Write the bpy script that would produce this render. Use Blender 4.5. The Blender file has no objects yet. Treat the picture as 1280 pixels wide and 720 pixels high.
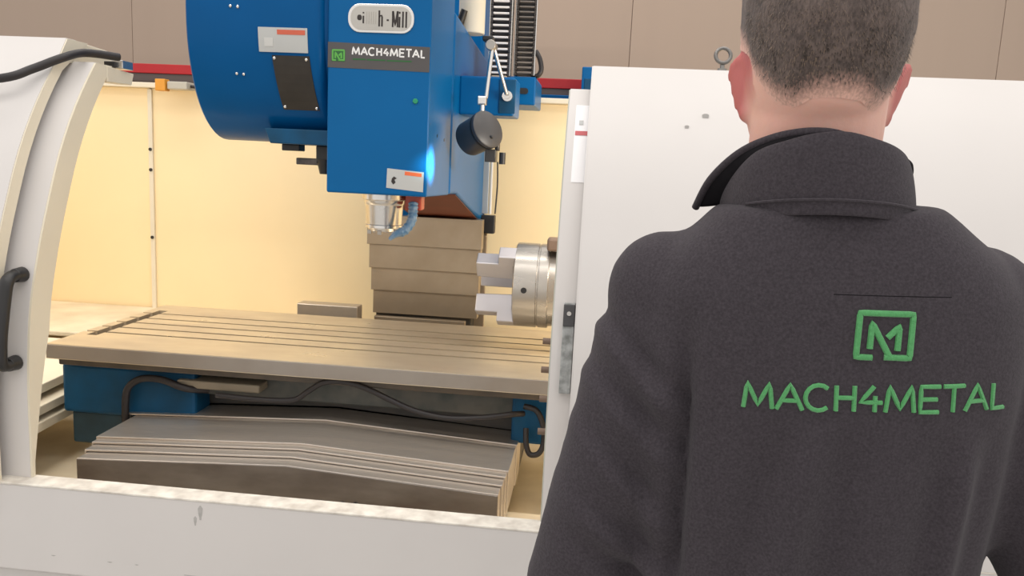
import bpy, bmesh, math, random
from mathutils import Vector, Matrix, noise
from mathutils.bvhtree import BVHTree
random.seed(7)
C = bpy.context.scene.collection
PI = math.pi

# ------------------------------------------------------------------ camera
yaw, pitch, roll = (math.radians(a) for a in (5.6, 8.9, 2.69))
fw = Vector((-math.sin(yaw)*math.cos(pitch), math.cos(yaw)*math.cos(pitch), -math.sin(pitch)))
rt = Vector((math.cos(yaw), math.sin(yaw), 0)); up = rt.cross(fw)
rr = rt*math.cos(roll) + up*math.sin(roll); uu = -rt*math.sin(roll) + up*math.cos(roll)
cd = bpy.data.cameras.new('camera'); cam = bpy.data.objects.new('camera', cd); C.objects.link(cam)
cd.sensor_width = 36; cd.lens = 36*1000/1280; cd.clip_start = .02
M = Matrix((rr, uu, -fw)).transposed().to_4x4(); M.translation = (0, 0, 1.62)
cam.matrix_world = M
bpy.context.scene.camera = cam
# ------------------------------------------------------------------ world, lights, exposure
w = bpy.data.worlds.new('world'); bpy.context.scene.world = w; w.use_nodes = True
w.node_tree.nodes['Background'].inputs[0].default_value = (1, .97, .94, 1)
w.node_tree.nodes['Background'].inputs[1].default_value = .74
vs = bpy.context.scene.view_settings
vs.view_transform = 'Standard'; vs.look = 'None'; vs.gamma = 1; vs.exposure = 0.5; vs.use_curve_mapping = False
def area(name, loc, sx, sy, power, col, rot=(0, 0, 0)):
    l = bpy.data.lights.new(name, 'AREA'); l.shape = 'RECTANGLE'; l.size = sx; l.size_y = sy; l.energy = power; l.color = col
    o = bpy.data.objects.new(name, l); o.location = loc; o.rotation_euler = rot; C.objects.link(o); return o
area('hall_lamp_row', (-.5, .3, 5.2), 6, .5, 46, (1, .96, .92))
area('hall_lamp_row', (-.5, 2.7, 5.2), 6, .5, 46, (1, .95, .89))
area('hall_lamp_row', (-.5, 5.6, 5.2), 6, .5, 30, (1, .92, .84))

# ------------------------------------------------------------------ materials
def mat(name, col, rough=.5, metal=0, var=.08, scale=6, bump=0, bscale=200, coat=0, stretch=None, col2=None, sheen=0, sss=0, emit=0, spec=.5):
    m = bpy.data.materials.new(name); m.use_nodes = True
    nt = m.node_tree; b = nt.nodes['Principled BSDF']; L = nt.links.new
    b.inputs['Roughness'].default_value = rough; b.inputs['Metallic'].default_value = metal
    b.inputs['Coat Weight'].default_value = coat; b.inputs['Coat Roughness'].default_value = .12
    b.inputs['Sheen Weight'].default_value = sheen; b.inputs['Specular IOR Level'].default_value = spec
    tc = nt.nodes.new('ShaderNodeTexCoord'); mp = nt.nodes.new('ShaderNodeMapping'); L(tc.outputs['Object'], mp.inputs[0])
    if stretch: mp.inputs['Scale'].default_value = stretch
    n = nt.nodes.new('ShaderNodeTexNoise'); n.inputs['Scale'].default_value = scale; n.inputs['Detail'].default_value = 6; L(mp.outputs[0], n.inputs[0])
    r = nt.nodes.new('ShaderNodeMapRange'); r.inputs[1].default_value = .3; r.inputs[2].default_value = .7; L(n.outputs[0], r.inputs[0])
    mx = nt.nodes.new('ShaderNodeMix'); mx.data_type = 'RGBA'; L(r.outputs[0], mx.inputs[0])
    c2 = col2 if col2 else tuple(c*(1-var) for c in col)
    mx.inputs[6].default_value = (*col, 1); mx.inputs[7].default_value = (*c2, 1); L(mx.outputs[2], b.inputs['Base Color'])
    if metal > .3:
        rm = nt.nodes.new('ShaderNodeMapRange'); rm.inputs[1].default_value = .3; rm.inputs[2].default_value = .7
        rm.inputs[3].default_value = max(.05, rough-.07); rm.inputs[4].default_value = rough+.09; L(n.outputs[0], rm.inputs[0]); L(rm.outputs[0], b.inputs['Roughness'])
    if bump:
        n2 = nt.nodes.new('ShaderNodeTexNoise'); n2.inputs['Scale'].default_value = bscale; n2.inputs['Detail'].default_value = 3; L(tc.outputs['Object'], n2.inputs[0])
        bp = nt.nodes.new('ShaderNodeBump'); bp.inputs['Strength'].default_value = bump; bp.inputs['Distance'].default_value = .003; L(n2.outputs[0], bp.inputs['Height']); L(bp.outputs[0], b.inputs['Normal'])
    if sss:
        b.inputs['Subsurface Weight'].default_value = sss; b.inputs['Subsurface Radius'].default_value = (1, .3, .15); b.inputs['Subsurface Scale'].default_value = .008
    if emit:
        b.inputs['Emission Color'].default_value = (*col, 1); b.inputs['Emission Strength'].default_value = emit
    return m
white = mat('white_paint', (.67, .64, .62), .60, var=.05, scale=2.5, bump=.03, bscale=60)
worn = mat('worn_white_paint', (.86, .82, .74), .5, col2=(.55, .50, .44), scale=22)
cream = mat('cream_paint', (.93, .745, .45), .45, var=.05, scale=2, bump=.02, bscale=50)
creamedge = mat('cream_edge_paint', (.76, .69, .55), .5, var=.06, scale=5)
tray = mat('cream_tray_dirty', (.86, .76, .58), .5, col2=(.66, .56, .40), scale=5)
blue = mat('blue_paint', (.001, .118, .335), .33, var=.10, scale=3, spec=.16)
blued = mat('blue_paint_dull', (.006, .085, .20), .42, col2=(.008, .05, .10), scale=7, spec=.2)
dark = mat('dark_casting', (.035, .035, .033), .5, col2=(.07, .06, .05), scale=9)
bluedrum = mat('blue_paint_shaded', (.001, .088, .27), .30, var=.1, scale=3, spec=.12)  # the head's blue, darkened: the drum's shading is put into its colour
redbrown = mat('red_brown_face', (.22, .055, .03), .45, var=.3, scale=8)
steel = mat('ground_steel', (.50, .465, .42), .30, metal=.85, var=.2, scale=6, stretch=(.6, 8, 1))
tablesteel = mat('table_steel', (.74, .65, .50), .33, metal=.7, col2=(.60, .50, .37), scale=3, stretch=(1, 2.5, 1))
sheet = mat('sheet_steel', (.66, .60, .54), .36, metal=.8, col2=(.54, .48, .42), scale=5, stretch=(.5, 5, 1))
tan_sheet = mat('tan_oiled_sheet', (.42, .34, .25), .36, metal=.6, col2=(.33, .26, .18), scale=5)
chrome = mat('bright_metal', (.78, .76, .73), .20, metal=.95, var=.1)
slotm = mat('oily_slot', (.045, .032, .022), .5, var=.4, scale=20)
black = mat('black_plastic', (.018, .017, .017), .42, var=.2)
rubber = mat('black_rubber', (.022, .018, .019), .5, var=.2)
grey = mat('dark_grey_enamel', (.055, .053, .055), .40, var=.15)
brown = mat('brown_metal', (.20, .13, .09), .5, var=.2)
labelgrey = mat('label_grey', (.52, .53, .52), .4, var=.08)
labelred = mat('label_red', (.65, .13, .07), .4, var=.1)
platebk = mat('dark_name_plate', (.030, .024, .018), .45, var=.3, scale=30)
stripm = mat('charcoal_sticker', (.085, .078, .078), .45, var=.1)
lgreen = mat('green_print', (.11, .42, .07), .5, var=.1)
dgreen = mat('dark_green_print', (.02, .13, .03), .5, var=.1)
lwhite = mat('white_print', (.85, .85, .84), .5, var=.03)
lblack = mat('black_print', (.03, .022, .02), .5, var=.2)
ledm = mat('green_indicator', (.01, .30, .14), .3, var=.1)
paper = mat('paper', (.88, .87, .88), .6, var=.02)
paperred = mat('paper_red', (.55, .12, .13), .6, var=.05)
orange = mat('orange_plastic', (.75, .32, .03), .4, var=.1)
bhose = mat('blue_hose_plastic', (.05, .16, .30), .4, col2=(.25, .33, .42), scale=60)
redp = mat('red_paint', (.50, .012, .018), .45, var=.15)
wallm = mat('wall_panel_beige', (.40, .305, .24), .6, var=.05, scale=.7, stretch=(3, 1, .15))
concrete = mat('concrete_floor', (.52, .50, .47), .6, var=.2, scale=3)
fleece = mat('charcoal_fleece', (.066, .057, .066), .95, var=.38, scale=380, bump=.22, bscale=900, sheen=.08, spec=.1)
lining = mat('black_lining', (.012, .011, .013), .9, var=.2, scale=60, spec=.1)
thread = mat('green_thread', (.055, .29, .085), .55, col2=(.08, .36, .115), scale=300, bump=.4, bscale=900, sheen=.3)
skin = mat('skin', (.80, .475, .39), .5, col2=(.74, .41, .33), scale=14, sss=.25, bump=.1, bscale=250)
def redden(m):
    nt = m.node_tree; b = nt.nodes['Principled BSDF']; src = b.inputs['Base Color'].links[0].from_socket
    a = nt.nodes.new('ShaderNodeAttribute'); a.attribute_name = 'red'; x = nt.nodes.new('ShaderNodeMix'); x.data_type = 'RGBA'
    nt.links.new(a.outputs['Fac'], x.inputs[0]); nt.links.new(src, x.inputs[6]); x.inputs[7].default_value = (.52, .145, .135, 1); nt.links.new(x.outputs[2], b.inputs['Base Color'])
redden(skin)
hair_dk = mat('dark_brown_hair', (.050, .036, .028), .6, var=.3, scale=60)
hair_lt = mat('light_brown_hair', (.20, .14, .10), .55, var=.3, scale=60)
trouser = mat('dark_work_trousers', (.025, .027, .035), .9, var=.2, scale=60)
glass = mat('lamp_lens', (.8, .9, .95), .1, var=.02)

# ------------------------------------------------------------------ helpers
W = {}
class MB:
    def __init__(s): s.bm = bmesh.new(); s.mt = Matrix.Identity(4)
    def v(s, co): return s.bm.verts.new(s.mt @ Vector(co))
    def face(s, vs):
        try: return s.bm.faces.new(vs)
        except ValueError: return None
    def box(s, x0, x1, y0, y1, z0, z1):
        p = [s.v((x, y, z)) for z in (z0, z1) for y in (y0, y1) for x in (x0, x1)]
        for f in ((0,2,3,1),(4,5,7,6),(0,1,5,4),(2,6,7,3),(0,4,6,2),(1,3,7,5)): s.face([p[i] for i in f])
        return s
    def rings(s, rs, cap=True, close=True):
        vr = [[s.v(p) for p in r] for r in rs]; n = len(vr[0])
        for a, b in zip(vr, vr[1:]):
            for i in range(n if close else n-1):
                j = (i+1) % n; s.face((a[i], a[j], b[j], b[i]))
        if cap and close: s.face(vr[0][::-1]); s.face(vr[-1])
        return s
    def tube(s, path, r, seg=12, cap=True, flat=1.0):
        P = [Vector(p) for p in path]; n = len(P)
        R = r if isinstance(r, (list, tuple)) else [r]*n
        rs = []; ref = None
        for i in range(n):
            t = (P[min(i+1, n-1)]-P[max(i-1, 0)]).normalized()
            if ref is None: ref = Vector((0, 0, 1)) if abs(t.z) < .9 else Vector((0, 1, 0))
            a = t.cross(ref).normalized(); b = a.cross(t).normalized(); ref = b
            rs.append([P[i]+a*math.cos(2*PI*k/seg)*R[i]*flat+b*math.sin(2*PI*k/seg)*R[i] for k in range(seg)])
        return s.rings(rs, cap)
    def cyl(s, p0, p1, r, r2=None, seg=28): return s.tube([p0, p1], [r, r if r2 is None else r2], seg)
    def prism(s, poly, axis, a, b):
        f = {'x': lambda p, t: (t, p[0], p[1]), 'y': lambda p, t: (p[0], t, p[1]), 'z': lambda p, t: (p[0], p[1], t)}[axis]
        return s.rings([[f(p, a) for p in poly], [f(p, b) for p in poly]])
    def ball(s, c, rx, ry=None, rz=None, seg=14, rg=9):
        ry = ry or rx; rz = rz or rx; c = Vector(c); rs = []
        for i in range(1, rg):
            t = PI*i/rg
            rs.append([c+Vector((rx*math.sin(t)*math.cos(2*PI*k/seg), ry*math.sin(t)*math.sin(2*PI*k/seg), -rz*math.cos(t))) for k in range(seg)])
        return s.rings(rs)
    def mesh(s, name='m'):
        bmesh.ops.recalc_face_normals(s.bm, faces=s.bm.faces)
        me = bpy.data.meshes.new(name); s.bm.to_mesh(me); s.bm.free(); return me
    def build(s, name, m, parent=None, smooth=False, bevel=0, seg=2):
        return link(name, s.mesh(name), m, parent, smooth, bevel, seg)
def link(name, me, m, parent=None, smooth=False, bevel=0, seg=2):
    n = len(me.vertices); xs = [v.co for v in me.vertices]
    lo = Vector([min(v[i] for v in xs) for i in range(3)]); hi = Vector([max(v[i] for v in xs) for i in range(3)])
    c = (lo+hi)/2; me.transform(Matrix.Translation(-c))
    o = bpy.data.objects.new(name, me); C.objects.link(o)
    for k in (m if isinstance(m, list) else [m]): me.materials.append(k)
    base = W[parent.name] if parent else Vector((0, 0, 0))
    if parent: o.parent = parent
    o.location = c-base; W[o.name] = c
    if smooth:
        for p in me.polygons: p.use_smooth = True
        try: me.set_sharp_from_angle(angle=math.radians(40))
        except Exception: pass
    if bevel:
        b = o.modifiers.new('bevel', 'BEVEL'); b.width = bevel; b.segments = seg; b.limit_method = 'ANGLE'; b.harden_normals = False
    return o
def thing(name, label, cat, loc, group=None):
    o = bpy.data.objects.new(name, None); C.objects.link(o); o.location = loc; W[o.name] = Vector(loc); o.empty_display_size = .1
    return tag(o, label, cat, group)
def tag(o, label=None, cat=None, group=None, kind=None):
    for k, val in (('label', label), ('category', cat), ('group', group), ('kind', kind)):
        if val: o[k] = val
    return o
def bx(name, m, parent, x0, x1, y0, y1, z0, z1, bevel=.004, smooth=False):
    return MB().box(x0, x1, y0, y1, z0, z1).build(name, m, parent, smooth, bevel)
def rrect(cx, cz, hx, hz, r, n=6):
    pts = []
    for (sx, sz, a0) in ((1, 1, 0), (-1, 1, 90), (-1, -1, 180), (1, -1, 270)):
        for i in range(n+1):
            a = math.radians(a0+90*i/n); pts.append((cx+sx*(hx-r)+r*math.cos(a), cz+sz*(hz-r)+r*math.sin(a)))
    return pts
def smoothpath(pts, k=6):
    P = [Vector(p) for p in pts]; out = []
    for i in range(len(P)-1):
        p0 = P[max(i-1, 0)]; p1 = P[i]; p2 = P[i+1]; p3 = P[min(i+2, len(P)-1)]
        for j in range(k):
            t = j/k
            out.append(.5*((2*p1)+(p2-p0)*t+(2*p0-5*p1+4*p2-p3)*t*t+(-p0+3*p1-3*p2+p3)*t**3))
    out.append(P[-1]); return out
GL = {  # pen strokes of the letters, unit height
 'M': (.95, [[(.03, 0), (.13, 1), (.475, .12), (.82, 1), (.92, 0)]]),
 'A': (.80, [[(0, 0), (.40, 1), (.80, 0)], [(.16, .36), (.64, .36)]]),
 'C': (.78, [[(.39+.41*math.cos(math.radians(a)), .5+.5*math.sin(math.radians(a))) for a in range(48, 313, 22)]]),
 'H': (.66, [[(.06, 0), (.06, 1)], [(.62, 0), (.62, 1)], [(.06, .52), (.62, .52)]]),
 '4': (.70, [[(.46, 1), (.05, .36), (.72, .36)], [(.50, .62), (.50, 0)]]),
 'E': (.66, [[(.66, 1), (.06, 1), (.06, 0), (.64, 0)], [(.06, .5), (.58, .5)]]),
 'T': (.66, [[(0, 1), (.70, 1)], [(.35, 1), (.35, 0)]]),
 'L': (.52, [[(.08, 1), (.08, 0), (.52, 0)]])}
LOGO = [[(.52, .02), (1, .02), (1, 1), (0, 1), (0, 0), (.30, 0)], [(.24, .20), (.24, .78), (.62, .04)], [(.55, .46), (.76, .72), (.76, .18)]]
def strokes(polys, fn, wd, ht, step, seg=6):
    mb = MB()
    for poly in polys:
        P = [Vector(p) for p in poly]; pts = [P[0]]
        for a, b in zip(P, P[1:]):
            n = max(1, int((b-a).length/step))
            pts += [a.lerp(b, (i+1)/n) for i in range(n)]
        Q = [fn(p.x, p.y) for p in pts]; rs = []
        for i in range(len(Q)):
            t = (Q[min(i+1, len(Q)-1)][0]-Q[max(i-1, 0)][0])
            if t.length < 1e-9: t = Vector((1, 0, 0))
            t.normalize(); nn = Q[i][1]; sd = t.cross(nn).normalized()
            rs.append([Q[i][0]+sd*math.cos(2*PI*k/seg)*wd/2+nn*math.sin(2*PI*k/seg)*ht for k in range(seg)])
        mb.rings(rs)
    return mb
def word(text, fn_at, m, parent, total, wd, ht, step=.25, gap=.2, name='letter'):
    tw = sum(GL[c][0] for c in text)+gap*(len(text)-1); x = 0; sc = total/tw
    for c in text:
        gw, polys = GL[c]
        pl = [[(p[0]+x, p[1]) for p in q] for q in polys]
        strokes(pl, lambda u, v: fn_at(u*sc, v), wd, ht, step).build(name, m, parent, True)
        x += gw+gap

# ------------------------------------------------------------------ setting
tag(bx('floor', concrete, None, -14, 12, -6, 7.2, -.1, 0, 0), kind='structure')
wb = tag(bx('wall_back', concrete, None, -14, 12, 7.05, 7.2, 0, 5, 0), kind='structure')
pm = None
for i in range(17):
    x0 = .211+1.465*(i-9)
    if pm is None:
        o = bx('wall_panel', wallm, wb, x0+.0015, x0+1.4635, 6.985, 7.05, 0, 5, .004); pm = o
    else:
        c = pm.copy(); C.objects.link(c); c.location = pm.location+Vector((1.465*i, 0, 0))

# ------------------------------------------------------------------ enclosure of the machine
PROF = [(.62, 2.035), (.80, 2.035), (.945, 2.036), (1.146, 2.055), (1.336, 2.110), (1.423, 2.143), (1.582, 2.206), (1.73, 2.290), (1.866, 2.395), (1.95, 2.470)]
def py(z):
    for (z0, y0), (z1, y1) in zip(PROF, PROF[1:]):
        if z <= z1: return y0+(y1-y0)*(z-z0)/(z1-z0)
    return PROF[-1][1]
def pys(z): return sum(py(z+d) for d in (-.06, -.03, 0, .03, .06))/5
def curved(x0, x1, f0, f1, zb, zt, n=26):
    """shell following the curved front: f0/f1 give front/back depth offset by height"""
    zs = [zb+(zt-zb)*i/n for i in range(n+1)]
    a = [(pys(z)+f0(z), z) for z in zs]; b = [(pys(z)+f1(z), z) for z in zs][::-1]
    mb = MB()
    va = [[mb.v((x, y, z)) for (y, z) in a+b] for x in (x0, x1)]
    N = len(a)*2
    for i in range(N): mb.face((va[0][i], va[0][(i+1) % N], va[1][(i+1) % N], va[1][i]))
    for s in va:
        for i in range(len(a)-1): mb.face((s[i], s[i+1], s[N-2-i], s[N-1-i]))
    return mb
en = thing('machine_enclosure', 'cream lined white sheet metal housing open at the front around the mill', 'machine housing', (-1.0, 3, 0))
for a, b in ((-3.3, -2.425), (-2.415, -1.07), (-.578, .6), (.61, 1.7)):
    bx('back_panel', cream, en, a, b, 4.2, 4.24, .40, 1.925, .003)
seam = bx('seam_strip', creamedge, en, -2.432, -2.408, 4.186, 4.2, .5, 1.92, .002)
for z in (1.12, 1.49, 1.60): MB().cyl((-2.42, 4.187, z), (-2.42, 4.18, z), .009, seg=10).build('screw', black, seam)
bx('top_rail', creamedge, en, -3.3, -1.12, 4.15, 4.26, 1.925, 1.952, .004)
bx('top_rail', creamedge, en, -.578, 1.7, 4.15, 4.26, 1.925, 1.952, .004)
bx('side_panel', cream, en, -3.34, -3.3, 2.5, 4.24, .40, 1.93, .004)
bx('side_panel', cream, en, 1.7, 1.74, 2.12, 4.24, .40, 1.90, .004)
bx('chip_tray', tray, en, -3.3, 1.7, 2.06, 4.2, .36, .40, .004)
bx('rear_ledge', tray, en, -3.3, -1.13, 3.5, 4.19, .70, .725, .006)
# stepped cream ledges at the left end of the tray
for (x0, x1, z, d) in ((-3.28, -2.02, .715, 0), (-3.28, -1.98, .655, -.04), (-3.28, -1.97, .60, -.02)):
    mb = MB(); mb.prism([(2.42+d, z-.05), (3.3, z+.0), (3.3, z+.03), (2.42+d, z-.012)], 'x', x0, x1); mb.build('side_ledge', creamedge, en, bevel=.004)
# front sill (worn top edge) and lower panel
bx('front_sill', white, en, -3.3, 1.75, 1.99, 2.055, .40, .659, .004)
bx('sill_edge', worn, en, -3.3, 1.75, 1.988, 2.056, .657, .6635, .002)
bx('lower_panel', white, en, -3.3, 1.75, 2.02, 2.055, .05, .385, .004)
bx('shadow_gap', dark, en, -3.3, 1.75, 2.03, 2.05, .385, .40, 0)
# fixed left cover, in front of the sliding leaf
curved(-3.3, -1.632, lambda z: -.075, lambda z: -.030, .6635, 1.932).build('side_cover', white, en, True)
curved(-1.632, -1.628, lambda z: -.073, lambda z: -.030+max(0, z-1.84)*.6, .6635, 1.930).build('cover_edge', creamedge, en, True)
MB().prism([(2.36, 1.86), (2.40, 1.931), (2.60, 1.921), (2.60, 1.86)], 'x', -3.3, -1.632).build('cover_top', creamedge, en, bevel=.003)
bx('end_post', white, en, -3.3, -3.2, 2.0, 2.5, 0, .66, .004)
# right post behind the right leaf, with its notice and latch
curved(-.090, .06, lambda z: .0, lambda z: .10, .6635, 1.838).build('door_post', white, en, True)
curved(-.094, -.090, lambda z: .012, lambda z: .11, .6635, 1.836).build('post_seal', mat('pale_grey_seal', (.52, .53, .47), .5), en, True)
def onpost(x, z, d=0): return Vector((x, pys(z)-d, z))
nt_ = MB(); nt_.rings([[onpost(x, z, .0012) for x in (-.069, -.030)]+[onpost(x, z, .0002) for x in (-.030, -.069)] for z in (1.575, 1.62, 1.66, 1.70, 1.74, 1.79)]); nt_ = nt_.build('notice_sheet', paper, en)
sr = MB(); sr.rings([[onpost(x, z, .0028) for x in (-.067, -.030)]+[onpost(x, z, .0014) for x in (-.030, -.067)] for z in (1.704, 1.716)]); sr.build('red_stripe', paperred, nt_)
sr = MB(); sr.rings([[onpost(x, z, .0028) for x in (-.058, -.046)]+[onpost(x, z, .0014) for x in (-.046, -.058)] for z in (1.734, 1.746)]); sr.build('printed_mark', labelgrey, nt_)
lt = MB(); lt.rings([[onpost(x, z, .016) for x in (-.064, -.034)]+[onpost(x, z, 0) for x in (-.034, -.064)] for z in (1.03, 1.10, 1.20, 1.262)]); lt = lt.build('latch_plate', mat('scuffed_grey_steel', (.16, .17, .16), .45, col2=(.45, .46, .46), scale=45), en, bevel=.002)
lt2 = MB(); lt2.rings([[onpost(x, z, .022) for x in (-.064, -.034)]+[onpost(x, z, .016) for x in (-.034, -.064)] for z in (1.205, 1.26)]); lt2.build('latch_cap', grey, lt, bevel=.002)
p = onpost(-.049, 1.238, .022); MB().cyl(p, p+Vector((0, -.004, 0)), .006, seg=12).build('latch_screw', chrome, lt)
for z, m_ in ((1.074, brown), (1.15, brown), (.995, brown), (.905, brown)):
    p = onpost(-.094, z, -.045); MB().cyl(p, p+Vector((-.022, 0, 0)), .009, seg=12).build('bolt', m_, en, True)

# ------------------------------------------------------------------ sliding doors
ld = thing('sliding_door', 'white curved sliding door at the left with a black pull handle', 'door', (-1.9, 2.05, .664))
curved(-2.5, -1.562, lambda z: 0, lambda z: .02, .6635, 1.866).build('door_leaf', white, ld, True)
curved(-1.562, -1.556, lambda z: .001, lambda z: .012+min(.072, max(0, (z-.70)*.19)), .6635, 1.864).build('return_edge', creamedge, ld, True)
MB().prism([(2.45, 1.862), (2.60, 1.853), (2.585, 1.815), (2.45, 1.812)], 'x', -1.60, -1.5545).build('top_return', creamedge, ld, bevel=.003)
hb = MB().tube(smoothpath([(-1.592, pys(1.245)-.02, 1.245), (-1.590, pys(1.245)-.05, 1.245), (-1.588, pys(1.235)-.068, 1.230), (-1.588, pys(1.2)-.070, 1.19), (-1.588, pys(1.1)-.070, 1.10), (-1.588, pys(1.04)-.070, 1.05), (-1.588, pys(1.0)-.066, 1.012), (-1.590, pys(1.0)-.048, 1.0), (-1.592, pys(1.0)-.02, 1.0)], 5), .0155, 12, flat=1.2)
hd = hb.build('handle', black, ld, True)
for z in (1.245, 1.0):
    MB().cyl((-1.592, pys(z)-.002, z), (-1.592, pys(z)-.036, z), .022, .019, 16).build('handle_mount', black, hd, True, .002)
rd = thing('sliding_door', 'large blank white sliding door at the right with a lifting ring on top', 'door', (.9, 2.0, .664))
curved(-.028, 1.72, lambda z: -.048, lambda z: -.012, .6635, 1.905).build('door_leaf', white, rd, True)
curved(-.032, -.028, lambda z: -.047, lambda z: -.012, .6635, 1.904).build('edge_fold', white, rd, True)
cx, cz, cy = .337, 1.948, 2.40
eb = MB().tube([(cx+.021*math.cos(a), cy+.006*math.sin(a), cz+.021*math.sin(a)) for a in [2*PI*i/24 for i in range(25)]], .0055, 10).build('eye_bolt', mat('galvanised', (.20, .19, .18), .4, metal=.8), rd, True)
MB().cyl((cx, cy, 1.90), (cx, cy, 1.93), .007, .006, 12).cyl((cx, cy, 1.905), (cx, cy, 1.912), .013, seg=16).build('ring_shank', mat('galvanised_dark', (.30, .29, .27), .4, metal=.8), eb, True)
# little worn spots on the door
scuffm = mat('scuff', (.52, .50, .48), .6, var=.3, scale=40)
for (x, z, a, b) in ((.285, 1.765, .008, .014), (.235, 1.735, .005, .009), (.985, .735, .010, .002), (.975, .775, .003, .003)):
    mb = MB(); y = pys(z)-.0485
    mb.prism([(x+a*math.cos(t)*(1+.3*math.sin(3*t)), z+b*math.sin(t)*(1+.25*math.cos(2*t))) for t in [2*PI*i/12 for i in range(12)]], 'y', y-.0006, y+.004); mb.build('scuff_mark', scuffm, rd)
for (x, z, a, b) in ((-1.03, .625, .006, .022), (-1.045, .60, .004, .014), (-1.47, .455, .006, .0015), (-1.30, .452, .007, .0015), (-1.22, .452, .005, .0012)):
    MB().prism([(x+a*math.cos(t)*(1+.4*math.sin(3*t)), z+b*math.sin(t)) for t in [2*PI*i/10 for i in range(10)]], 'y', 1.9893, 1.992).build('scuff_mark', scuffm, en)
MB().box(-1.08, -.82, 1.9893, 1.992, .435, .4368).build('scratch', scuffm, en)

# ------------------------------------------------------------------ column, way cover
barw_ = mat('white_pipe_plastic', (.75, .74, .72), .4)
col_ = thing('mill_upright', 'blue upright column standing behind the milling head', 'machine column', (-.81, 4.1, 0))
bx('column_body', blue, col_, -1.06, -.585, 4.01, 4.6, 0, 2.7, .02)
bx('way_strip', mat('pale_way_strip', (.40, .44, .48), .4, metal=.3), col_, -.60, -.532, 3.99, 4.02, 1.36, 1.75, .003)
MB().cyl((-.521, 4.0, 1.36), (-.521, 4.0, 1.62), .007, seg=12).build('white_pipe', barw_, col_, True)
bx('lower_strip', tan_sheet, col_, -.60, -.530, 3.99, 4.01, .73, 1.28, .003)
bx('limit_switch', black, col_, -.56, -.49, 3.95, 4.0, 1.265, 1.355, .005)
MB().tube(smoothpath([(-.496, 4.02, 1.62), (-.492, 4.02, 1.5), (-.498, 4.02, 1.36)]), .004, 8).build('sensor_cable', rubber, col_, True)
wc = thing('way_cover', 'tan telescopic steel cover below the milling head', 'way cover', (-.81, 3.9, .80))
for i, (zt, zb) in enumerate(((1.34, 1.197), (1.21, 1.079), (1.09, .965), (.975, .845))):
    hw = .282-.006*i; y = 3.80+.022*i
    mb = MB(); mb.prism([(y, zb), (y, zt), (y+.012, zt), (y+.065, zt), (y+.065, zb), (y+.01, zb), (y+.01, zb-.002)], 'x', -.812-hw, -.812+hw)
    mb.build('cover_plate', tan_sheet, wc, bevel=.0025)
bx('cover_foot', dark, wc, -1.07, -.58, 3.90, 4.0, .73, .86, .006)
bx('scraper_lip', tan_sheet, wc, -1.06, -.60, 3.83, 3.86, .80, .835, .004)
tag(bx('guide_bar', mat('dull_bar_steel', (.55, .48, .40), .4, metal=.7, var=.2), None, -1.40, -1.10, 3.68, 3.76, .726, .902, .004), 'dull steel guide bar lying behind the table at the cover foot', 'bar')

# ------------------------------------------------------------------ milling head
hd_ = thing('spindle_unit', 'blue milling head with a big drum and a charcoal sticker above the table', 'machine head', (-.73, 3.3, 1.33))
HX0, HX1, HY = -.908, -.562, 2.65
MB().prism([(HY, 1.492), (HY, 2.75), (3.06, 2.75), (3.06, 1.485)], 'x', HX0, HX1).build('front_casting', blue, hd_, bevel=.007, seg=3)
MB().prism([(3.06, 1.487), (3.06, 2.165), (3.98, 2.10), (3.98, 1.330), (3.90, 1.338), (3.22, 1.484)], 'x', HX0+.01, HX1+.004).build('rear_casting', blue, hd_, bevel=.012, seg=3)
MB().prism([(3.225, 1.4815), (3.895, 1.336), (3.895, 1.3335), (3.225, 1.479)], 'x', HX0+.02, HX1-.004).build('underside', redbrown, hd_)  # thin red-brown sheet along the sloping underside
# drum at the left
def drum(x, g=0, n=56):
    out = []
    for i in range(n):
        a = 2*PI*i/n; c, s_ = math.cos(a), math.sin(a)
        out.append((x, 2.925+(.302-g)*math.copysign(abs(c)**.92, c), 2.085+(.43-g)*math.copysign(abs(s_)**.92, s_)))
    return out
dr = MB().rings([drum(-1.386, .006), drum(-1.380, 0), drum(-.945, 0), drum(-.93, .010), drum(-.922, .035), drum(-.905, .04)]).build('drum_cover', bluedrum, hd_, True)
def drumpt(x, z, d=0):
    s_ = (z-2.085)/.43; sp = math.copysign(abs(s_)**(1/.92), s_); a = math.asin(max(-1, min(1, sp)))
    c = math.cos(a); return Vector((x, 2.925-(.302+d)*abs(c)**.92, z+(-d*.4)))
def drumpatch(x0, x1, za, zb, dx, d0, d1, name, m, par):
    mb = MB(); rs = []
    for i in range(7):
        z = za+(zb-za)*i/6; s_ = dx*i/6
        rs.append([drumpt(x0+s_, z, d1), drumpt(x1+s_, z, d1), drumpt(x1+s_, z, d0), drumpt(x0+s_, z, d0)])
    return mb.rings(rs).build(name, m, par)
lb = drumpatch(-1.135, -.968, 2.022, 1.945, .0, .0005, .003, 'rating_label', labelgrey, dr)
drumpatch(-1.07, -.975, 2.016, 2.001, .0, .003, .004, 'red_band', labelred, lb)
drumpatch(-1.115, -1.085, 1.99, 1.963, .0, .003, .004, 'faint_emblem', mat('label_pale', (.62, .62, .60), .4), lb)
pl = drumpatch(-1.092, -.965, 1.935, 1.765, .012, .0005, .004, 'name_plate', platebk, dr)
for x, z in ((-1.084, 1.927), (-.975, 1.925), (-1.072, 1.775), (-.961, 1.773)):
    q = drumpt(x, z, .004); MB().ball(q, .006, seg=10, rg=6).build('plate_screw', chrome, pl, True)
for x, z in ((-1.228, 2.085), (-1.203, 2.083), (-1.222, 1.873), (-1.198, 1.872)):
    q = drumpt(x, z, .001); MB().ball(q, .0055, seg=10, rg=6).build('drum_screw', chrome, dr, True)
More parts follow.
